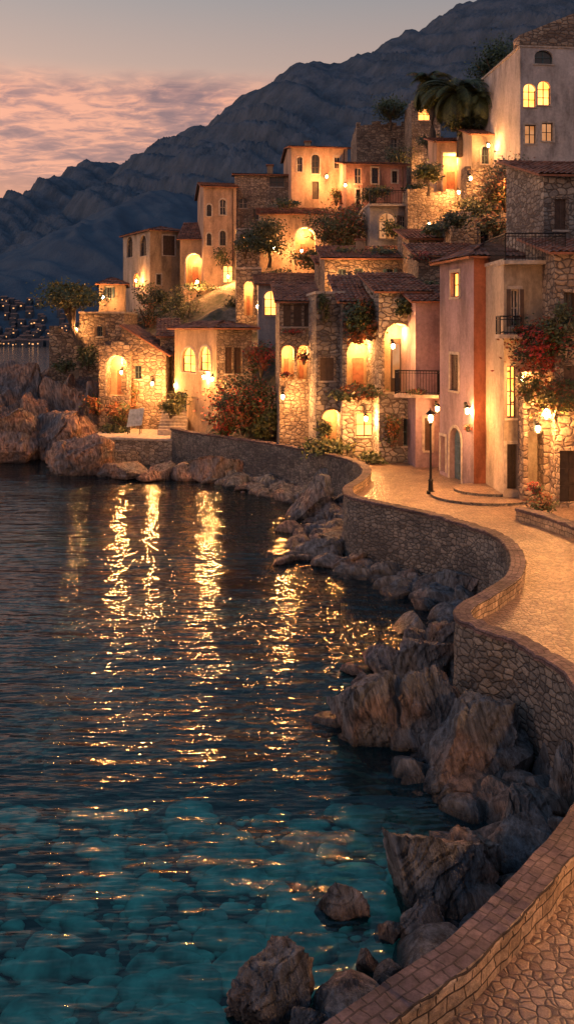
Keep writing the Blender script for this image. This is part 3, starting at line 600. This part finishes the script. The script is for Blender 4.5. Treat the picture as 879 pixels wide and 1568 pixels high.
HS=[(-900,500),(-300,450),(-100,420),(0,390),(60,366),(110,352),(150,322),(195,300),(235,284),(290,292),(330,310),(400,330),(500,330),(700,300),(900,260),(1300,240),(1800,300)]
mountain('coastal_hill',HS,950,500,'mountain_near',12,8.1,True)
B=MB()
for i in range(170):
    t=0.005+0.16*rr.random()**2.5; y=950-500*(1-t); u=rr.choice([rr.gauss(30,45),rr.gauss(60,60),rr.gauss(20,30)]); x=(u-CX)*y/F
    uh=x*F/950+CX; zr=Z(float(np.interp(uh+(1-t)*60,[p[0] for p in HS],[p[1] for p in HS])),950); z=zr*t**0.9-6; z=max(z,0.3)
    w=rr.uniform(1.8,4); h_=rr.uniform(1.8,3.2); B.cbox((x,y-2,z-4),w,5,4+h_,'town_wall')
    B.poly([(x-w/2-.2,y-4.7,z+h_),(x+w/2+.2,y-4.7,z+h_),(x+w/2+.2,y-2,z+h_+.8),(x-w/2-.2,y-2,z+h_+.8)],'roof_tile')
    if rr.random()<0.6: B.cbox((x+rr.uniform(-.8,.8),y-4.6,z+rr.uniform(.3,1.2)),rr.uniform(.5,1.0),0.1,rr.uniform(.4,.7),'glow_far')
B.obj('distant_town')
# ------------------------------------------------------------------ vegetation
def leaves(B,c,r,n,mats,size=0.2,clumps=14,seed=0,wts=None):
    rnd=random.Random(seed); cl=[]
    for i in range(clumps):
        v=Vector((rnd.gauss(0,1),rnd.gauss(0,1),rnd.gauss(0,1))).normalized()*rnd.uniform(0.35,0.95); cl.append((v,rnd.uniform(0.16,0.36),rnd.choices(mats,wts)[0]))
    for i in range(n):
        v,s,mt=rnd.choice(cl); p=v+Vector((rnd.gauss(0,s),rnd.gauss(0,s),rnd.gauss(0,s*0.8)))
        q=Vector((c[0]+p.x*r[0],c[1]+p.y*r[1],c[2]+p.z*r[2])); a=Vector((rnd.gauss(0,1),rnd.gauss(0,1),rnd.gauss(0,.6))).normalized(); b=a.orthogonal().normalized()*rnd.choice([1,-1])
        sz=size*rnd.uniform(0.6,1.3); b=b*sz*0.5; a=a*sz
        B.poly([q-b*0.2,q+a*0.5+b*0.6,q+a,q+a*0.5-b*0.6],mt if rnd.random()<0.75 else rnd.choice(mats))
vid=[0]
GR=['leaf_dark','leaf_mid','leaf_light']
def bush(u,v,hw,hh,d,mats=GR,n=1500,name='shrub',size=0.22,clumps=16,dy=1.0,wts=None):
    vid[0]+=1; B=MB(); c=(X(u,d),d,Z(v,d)); r=(hw*d/F,hw*d/F*dy,hh*d/F)
    for k in range(5):
        a=k*1.3; B.tube([(c[0],c[1],c[2]-r[2]*1.1),(c[0]+r[0]*.3*math.cos(a),c[1]+r[1]*.3*math.sin(a),c[2]-r[2]*.3),(c[0]+r[0]*.7*math.cos(a),c[1]+r[1]*.7*math.sin(a),c[2]+r[2]*.4)],[.07,.05,.02],'bark',5)
    leaves(B,c,r,n,mats,size,clumps,vid[0],wts); B.obj(name)
def tree(u,v,hw,hh,d,vbase,name='tree',mats=GR,n=3000,size=0.24,clumps=26,lean=0.0):
    vid[0]+=1; B=MB(); c=(X(u,d),d,Z(v,d)); r=(hw*d/F,hw*d/F,hh*d/F); b=(c[0]+lean,d,Z(vbase,d)); h=c[2]-b[2]
    fork=(c[0]+lean*.3,d,b[2]+h*0.55); R=0.05*h+0.06
    B.tube([b,(b[0]*.6+fork[0]*.4+0.05*h,d,b[2]+h*.28),fork],[R,R*.8,R*.65],'bark',8)
    for k in range(9):
        a=k*0.698+.3; q=.55+.35*((k*37)%10)/10
        B.tube([fork,(c[0]+r[0]*.35*q*math.cos(a),c[1]+r[1]*.35*q*math.sin(a),c[2]-r[2]*.4),(c[0]+r[0]*q*math.cos(a),c[1]+r[1]*q*math.sin(a),c[2]+r[2]*.25)],[R*.5,R*.3,R*.08],'bark',5)
    leaves(B,c,r,n,mats,size,clumps,vid[0]); B.obj(name)
tree(107,454,44,22,64.2,560,'umbrella_pine',mats=['leaf_mid','leaf_light','leaf_light'],n=4200,clumps=34,lean=0.8)
tree(780,288,50,44,53,395,'olive_tree',mats=['leaf_mid','leaf_light','leaf_rust'],n=4500,size=0.2)
tree(412,366,32,28,70,410,'olive_tree')
tree(520,352,46,32,66,400,'olive_tree',mats=['leaf_mid','leaf_light','leaf_rust'],n=3800)
tree(597,166,25,16,85,200,'olive_tree',n=2600,mats=['leaf_mid','leaf_light'])
tree(765,108,44,44,66,260,'pine_tree',mats=['leaf_dark','leaf_mid','leaf_mid'],n=5000)
tree(655,265,20,16,61,300,'olive_tree',n=1600,mats=['leaf_mid','leaf_light'])
def palm(u,vc,d,vb,Lf,name='palm_tree',seed=1):
    rnd=random.Random(seed); B=MB(); top=Vector((X(u,d),d,Z(vc,d))); base=Vector((X(u,d)+.3,d,Z(vb,d)))
    pts=[base.lerp(top,t)+Vector((0.2*math.sin(t*3),0,0)) for t in (0,.25,.5,.75,1)]; B.tube(pts,[.32,.27,.25,.24,.3],'bark',10)
    for f in range(56):
        a=rnd.uniform(0,6.283); el=rnd.uniform(-0.6,1.3); Lr=Lf*rnd.uniform(.8,1.1); hd=Vector((math.cos(a),math.sin(a),0)); pos=top.copy(); pr=[pos.copy()]; ang=el; side=Vector((-math.sin(a),math.cos(a),0))
        n=14
        for i in range(n):
            ang-=0.13; pos=pos+(hd*math.cos(ang)+Vector((0,0,1))*math.sin(ang))*Lr/n; pr.append(pos.copy())
        B.tube(pr,[.035*(1-i/(n+1)) +.006 for i in range(n+1)],'leaf_mid',4,False)
        for i in range(1,n+1):
            for sg in (-1,1):
                for h_ in (0,.5):
                    q=pr[i-1].lerp(pr[i],h_); ll=Lr*0.24*math.sin(math.pi*(0.12+0.8*i/n))+.08; dr=(pr[i]-pr[i-1]).normalized(); tip=q+side*sg*ll*.8+dr*ll*.5+Vector((0,0,-ll*.35)); B.poly([q,q+dr*.10,tip],'leaf_dark' if rnd.random()<.4 else 'leaf_mid')
    B.obj(name)
palm(698,142,63.6,240,3.4); palm(655,132,70,225,2.6,seed=5); palm(738,150,63,230,2.5,seed=9)
RU=['leaf_rust','leaf_dark','flower_red','leaf_mid']
for b in [(372,618,48,44,52.5,RU,5200,'bougainvillea',.2,40),(345,650,24,20,52,RU,900,'bougainvillea'),(405,655,24,18,51.5,GR,1200),(828,530,40,42,32.6,['leaf_dark','flower_red','leaf_rust','leaf_mid'],4200,'bougainvillea',.15,30),(845,610,34,30,32.0,['leaf_light','leaf_rust','leaf_mid'],1800,'bougainvillea',.15,22),(808,590,20,28,32.4,['leaf_mid','leaf_light','leaf_rust'],900,'climbing_vine',.14),
          (548,603,36,13,43.6,['leaf_dark','leaf_rust','leaf_mid'],1600,'hanging_plant'),(552,492,24,30,44.0,['leaf_dark','leaf_rust','leaf_mid'],1500,'climbing_vine'),(500,683,34,14,44.6,GR,1200),(570,700,20,8,43.0,GR,400),(496,655,10,12,45.0,GR,300,'potted_plant'),
          (285,478,28,36,73,GR,1800),(235,455,28,20,78,GR,1400),(262,480,22,26,76,GR,1200),(352,475,12,24,70,GR,800),(175,660,20,14,58.5,GR,600),(150,620,20,18,60,['leaf_mid','leaf_rust'],700),(185,630,22,18,58.8,['leaf_mid','leaf_rust'],800),(262,625,18,14,57,GR,700),(272,610,14,14,57.5,GR,400),(225,480,20,26,74,['leaf_dark','leaf_rust'],800),(330,500,14,8,62,GR,300),
          (826,770,22,13,30.6,['leaf_mid','leaf_rust','leaf_light'],900,'shrub',.12),(820,748,12,8,30.8,['flower_red','leaf_mid'],300,'flowering_shrub',.1),(465,545,12,12,47.6,['flower_red','leaf_mid'],350,'geranium',.12),(440,575,12,5,47.6,['flower_red','leaf_mid'],250,'geranium',.12),
          (740,330,30,10,54,GR,600),(590,388,30,10,58,GR,700),(430,425,40,12,68,GR,1100),(480,395,34,16,68,['leaf_mid','leaf_light'],1100),(375,375,16,20,73,GR,700),(540,330,26,18,71,RU,1100),(640,290,16,10,64,GR,400),(745,180,30,14,66,GR,900),(655,215,20,14,72,GR,600),(860,500,24,30,31.8,GR,900,'climbing_vine',.15),(400,545,20,30,54,RU,900,'climbing_vine'),
          (135,545,18,20,63.5,['leaf_mid','leaf_light'],700),(100,560,18,10,65,GR,500),(700,335,24,12,50.5,GR,600),(760,345,26,20,50.5,['leaf_mid','leaf_rust','leaf_light'],1100),(620,470,14,16,42.6,GR,500,'climbing_vine'),(415,640,14,26,51,GR,700,'climbing_vine'),(655,440,20,8,46,GR,400),(530,386,24,8,58,GR,400),(305,440,30,8,75,GR,500),(610,240,24,14,80,GR,800),(570,300,20,14,72,['leaf_mid','leaf_light'],700),(780,240,14,18,60,GR,500),(716,655,5,5,36.2,['flower_red','leaf_mid'],150,'potted_plant',.1),
          (715,190,30,12,63.5,GR,1000),(770,170,26,16,63,['leaf_mid','leaf_light'],1000),(640,392,26,7,47.5,['flower_red','leaf_mid'],400,'flower_box',.12),(448,508,18,4,48,['flower_red','leaf_mid'],250,'flower_box',.12),(800,502,16,5,32.9,['flower_red','leaf_mid'],300,'flower_box',.1),(640,600,20,4,41.1,['flower_red','leaf_mid','leaf_mid'],350,'flower_box',.11),(495,470,8,22,45.2,GR,500,'climbing_vine',.16),(600,655,10,24,42.8,['leaf_mid','leaf_rust'],500,'climbing_vine',.16),(205,610,10,26,60.3,['leaf_mid','leaf_rust'],500,'climbing_vine',.18),(720,315,26,10,58,GR,600),(585,292,24,7,63.6,GR,400,'flower_box'),(340,395,12,16,77,GR,400),(515,300,12,14,77,['leaf_mid','leaf_rust'],500),(440,312,22,8,71.5,GR,500),(670,350,22,10,53,['leaf_mid','leaf_light'],600),(600,350,16,12,63,GR,500)]: bush(*b)
B=MB()
for i in range(170):
    y=rr.uniform(64,150); x=rr.uniform(-24,60); z=hz(x,y)
    if z<3: continue
    s=rr.uniform(.5,1.3); leaves(B,(x,y,z+s*.4),(s,s,s*.8),110,GR,.4,6,i+500)
B.obj('hillside_shrubs')
# ------------------------------------------------------------------ lanterns and street lamp
def wall_lantern(u,v,d,power,big=1.0,name='wall_lantern'):
    em=empty(name); x,z=X(u,d),Z(v,d); y=d-0.42; B=MB(); w=.12*big
    B.cbox((x,d-.03,z-.1),.12,.05,.45,'metal_black'); B.box((x-.015,y,z+.27*big),(0.03,0,0),(0,.40,0),(0,0,.03),'metal_black')
    B.cbox((x,y,z-.16*big),w*1.6,w*1.6,.03,'metal_black')
    for sx in (-1,1):
        for sy in (-1,1): B.tube([(x+sx*w*.7,y+sy*w*.7,z-.15*big),(x+sx*w,y+sy*w,z+.15*big)],[.012,.012],'metal_black',4)
    B.tube([(x,y,z+.15*big),(x,y,z+.27*big)],[w*1.45,.02],'metal_black',4); B.obj('frame',em)
    C=MB(); C.tube([(x,y,z-.12*big),(x,y,z-.04),(x,y,z+.08),(x,y,z+.12*big)],[.03,w*.7,w*.7,.03],'glow_bulb',8); C.obj('bulb',em)
    light((x,y-.25,z),power*4.8,em,.16)
for l in [(235,587,60.2,190),(326,580,54.2,200),(313,577,56.5,130),(433,607,48.1,150),(559,640,44.3,170),(500,272,77.6,250),(350,424,75.2,240),(303,432,75.2,190),(462,385,71.6,120),(700,296,62.2,210),(831,632,32.5,210,1.5),(818,655,32.6,80),(718,275,58.2,120),(160,456,71.7,110),(712,628,36.8,62),(667,625,41.0,45),(795,578,33.4,60),(528,285,74,100),(655,248,79,100),(188,570,59.2,150),(270,590,60.5,100),(600,530,42.4,60),(785,290,52,120),(420,380,71.5,120),(535,430,55.7,120),(395,470,64,100),(210,430,84,100),(655,345,60,110),(120,505,64.8,120),(745,225,60.8,70)]: wall_lantern(*l)
def street_lamp(x,y,z,power,h=3.3):
    em=empty('street_lamp'); B=MB()
    B.tube([(x,y,z),(x,y,z+.12),(x,y,z+.14),(x,y,z+.5),(x,y,z+.55),(x,y,z+.62),(x,y,z+1.2),(x,y,z+h-.5),(x,y,z+h-.45),(x,y,z+h-.4)],[.17,.17,.11,.09,.11,.06,.045,.035,.07,.05],'metal_black',12)
    B.cbox((x,y,z+h-.4),.16,.16,.03,'metal_black')
    for sx in (-1,1):
        for sy in (-1,1): B.tube([(x+sx*.07,y+sy*.07,z+h-.37),(x+sx*.14,y+sy*.14,z+h-.02)],[.012,.012],'metal_black',4)
    B.tube([(x,y,z+h-.02),(x,y,z+h+.13),(x,y,z+h+.15),(x,y,z+h+.24)],[.23,.06,.03,.01],'metal_black',4); B.obj('post',em)
    C=MB(); C.tube([(x,y,z+h-.35),(x,y,z+h-.28),(x,y,z+h-.1),(x,y,z+h-.05)],[.03,.085,.085,.03],'glow_bulb',10); C.obj('bulb',em)
    light((x,y,z+h-.2),power,em,.16)
p=G(659,756,PAVE); street_lamp(p[0],p[1],PAVE,1300)
for (x,y) in ((9.2,23.0),(8.4,16.0),(6.6,9.8)): street_lamp(x,y,PAVE,2200)
# ------------------------------------------------------------------ balconies
def railing(name,P0,P1,z,h=1.0,slab=0.9,sp=0.13):
    em=empty(name); B=MB(); P0=Vector(P0);P1=Vector(P1); Lr=(P1-P0).length; e=(P1-P0)/Lr; b=Vector((-e.y,e.x))
    S_=MB(); S_.box((P0.x,P0.y,z-.16),(e.x*Lr,e.y*Lr,0),(b.x*slab,b.y*slab,0),(0,0,.155),'chalk'); S_.obj('slab',em)
    def seg(A,C):
        l=(C-A).length; n=max(2,int(l/sp))
        for zz,r in ((z+.08,.018),(z+h,.028),(z+h-.12,.014)): B.tube([(A.x,A.y,zz),(C.x,C.y,zz)],[r,r],'metal_black',5)
        for i in range(n+1): q=A.lerp(C,i/n); r=.022 if i in(0,n) else .011; B.tube([(q.x,q.y,z),(q.x,q.y,z+h)],[r,r],'metal_black',4)
    a=P0+e*.05+b*.05; c=P1-e*.05+b*.05; seg(a,c); seg(a+b*(slab-.05),a); seg(c,c+b*(slab-.05)); B.obj('railing',em)
railing('balcony',(X(603,41.2),41.2),(X(671,40.6),40.6),Z(604,41),1.15,1.3)
railing('balcony',(X(772,33.3),33.3),(X(868,33.3),33.3),Z(398,33.3),1.05,3.5)
railing('balcony',(X(764,33.0),33.0),(X(800,33.0),33.0),Z(512,33),.7,.7)
railing('balcony',(X(566,63.5),63.5),(X(628,63.5),63.5),Z(314,63.5)+.1,1.0,.8,.2)
em=empty('notice_board'); B=MB(); x,y,z=X(206,57.2),57.2,1.75
for s in (-.45,.35): B.tube([(x+s,y,z),(x+s+.12,y+.25,z+1.7)],[.03,.03],'wood_dark',5); B.tube([(x+s,y+.7,z),(x+s+.12,y+.25,z+1.6)],[.03,.03],'wood_dark',5)
B.obj('legs',em); C=MB(); C.box((x-.5,y-.04,z+.5),(1.0,0,0.12),(0,.05,.0),(.15,.2,1.15),'pale_board'); C.obj('panel',em)
# ------------------------------------------------------------------ world, sun, camera
w=bpy.data.worlds.new("World"); scene.world=w; w.use_nodes=True; nt=w.node_tree; nt.nodes.clear()
out=nt.nodes.new('ShaderNodeOutputWorld'); bg=nt.nodes.new('ShaderNodeBackground'); bg.inputs[1].default_value=1.0; L(nt,bg.outputs[0],out.inputs[0])
tc=nt.nodes.new('ShaderNodeTexCoord'); sx=nt.nodes.new('ShaderNodeSeparateXYZ'); L(nt,tc.outputs['Generated'],sx.inputs[0])
zc=math_(nt,'MAXIMUM',sx.outputs[2],0.0)
gr=ramp(nt,[(0,(0.68,0.28,0.17)),(0.13,(0.92,0.38,0.21)),(0.20,(0.66,0.32,0.23)),(0.265,(0.80,0.42,0.29)),(0.295,(0.56,0.38,0.31)),(0.36,(0.39,0.335,0.32)),(0.46,(0.20,0.25,0.32)),(0.65,(0.12,0.20,0.30)),(1,(0.10,0.18,0.30))],zc)
inv=math_(nt,'DIVIDE',1.0,math_(nt,'ADD',zc,0.10)); cb=nt.nodes.new('ShaderNodeCombineXYZ')
L(nt,math_(nt,'MULTIPLY',sx.outputs[0],inv),cb.inputs[0]); L(nt,math_(nt,'MULTIPLY',sx.outputs[1],inv),cb.inputs[1])
n1=N(nt,'ShaderNodeTexNoise',Scale=1.1,Detail=6.0,Roughness=0.6,Distortion=0.5); L(nt,cb.outputs[0],n1.inputs['Vector'])
mp=nt.nodes.new('ShaderNodeMapping'); mp.inputs['Scale'].default_value=(9,15,1); mp.inputs['Rotation'].default_value=(0,0,0.75); L(nt,cb.outputs[0],mp.inputs[0])
n2=N(nt,'ShaderNodeTexNoise',Scale=1.0,Detail=4.0,Roughness=0.6,Distortion=0.6); L(nt,mp.outputs[0],n2.inputs['Vector'])
zw=math_(nt,'ADD',zc,math_(nt,'MULTIPLY',math_(nt,'SUBTRACT',n1.outputs[0],0.5),0.10))
band=ramp(nt,[(0.11,0.0),(0.18,0.85),(0.262,1.0),(0.29,0.0)],zw)
cs=math_(nt,'ADD',math_(nt,'MULTIPLY',n1.outputs[0],0.6),math_(nt,'MULTIPLY',n2.outputs[0],0.4))
cl=ramp(nt,[(0.42,(0.25,0.15,0.17)),(0.49,(0.45,0.23,0.21)),(0.57,(0.95,0.42,0.27))],cs)
col=mixc(nt,math_(nt,'MULTIPLY',band.outputs[0],0.92),gr.outputs[0],cl.outputs[0])
ew=nt.nodes.new('ShaderNodeMapRange'); ew.inputs[1].default_value=-0.4; ew.inputs[2].default_value=0.8; ew.inputs[3].default_value=1.05; ew.inputs[4].default_value=0.55; L(nt,sx.outputs[0],ew.inputs[0])
cmb=nt.nodes.new('ShaderNodeCombineColor'); L(nt,ew.outputs[0],cmb.inputs[0]); L(nt,math_(nt,'POWER',ew.outputs[0],0.75),cmb.inputs[1]); L(nt,math_(nt,'POWER',ew.outputs[0],0.5),cmb.inputs[2])
col=mixc(nt,1.0,col,cmb.outputs[0],'MULTIPLY')
sky=nt.nodes.new('ShaderNodeTexSky'); sky.sky_type='NISHITA'; sky.sun_disc=False; sky.sun_elevation=math.radians(3); sky.sun_rotation=math.radians(-70)
col=mixc(nt,1.0,col,mixc(nt,1.0,sky.outputs[0],(0.03,0.03,0.03),'MULTIPLY'),'ADD')
L(nt,col,bg.inputs[0])
sl=bpy.data.lights.new('sun','SUN'); sl.energy=0.42; sl.angle=math.radians(12); sl.color=(1.0,0.56,0.40); so=bpy.data.objects.new('sun',sl); COL.objects.link(so)
az=math.radians(100); el=math.radians(12)
dv=Vector((-math.sin(az)*math.cos(el),math.cos(az)*math.cos(el),math.sin(el))); so.rotation_euler=dv.to_track_quat('Z','Y').to_euler()
cam=bpy.data.cameras.new('camera'); co=bpy.data.objects.new('camera',cam); COL.objects.link(co); co.location=(0,0,CH); co.rotation_euler=(math.radians(90),0,0)
cam.sensor_fit='VERTICAL'; cam.sensor_height=36; cam.lens=36*F/1568; cam.shift_y=-(784-HY)/1568; cam.clip_end=12000; cam.clip_start=0.1
scene.camera=co
scene.view_settings.view_transform='Standard'; scene.view_settings.look='None'; scene.view_settings.exposure=0
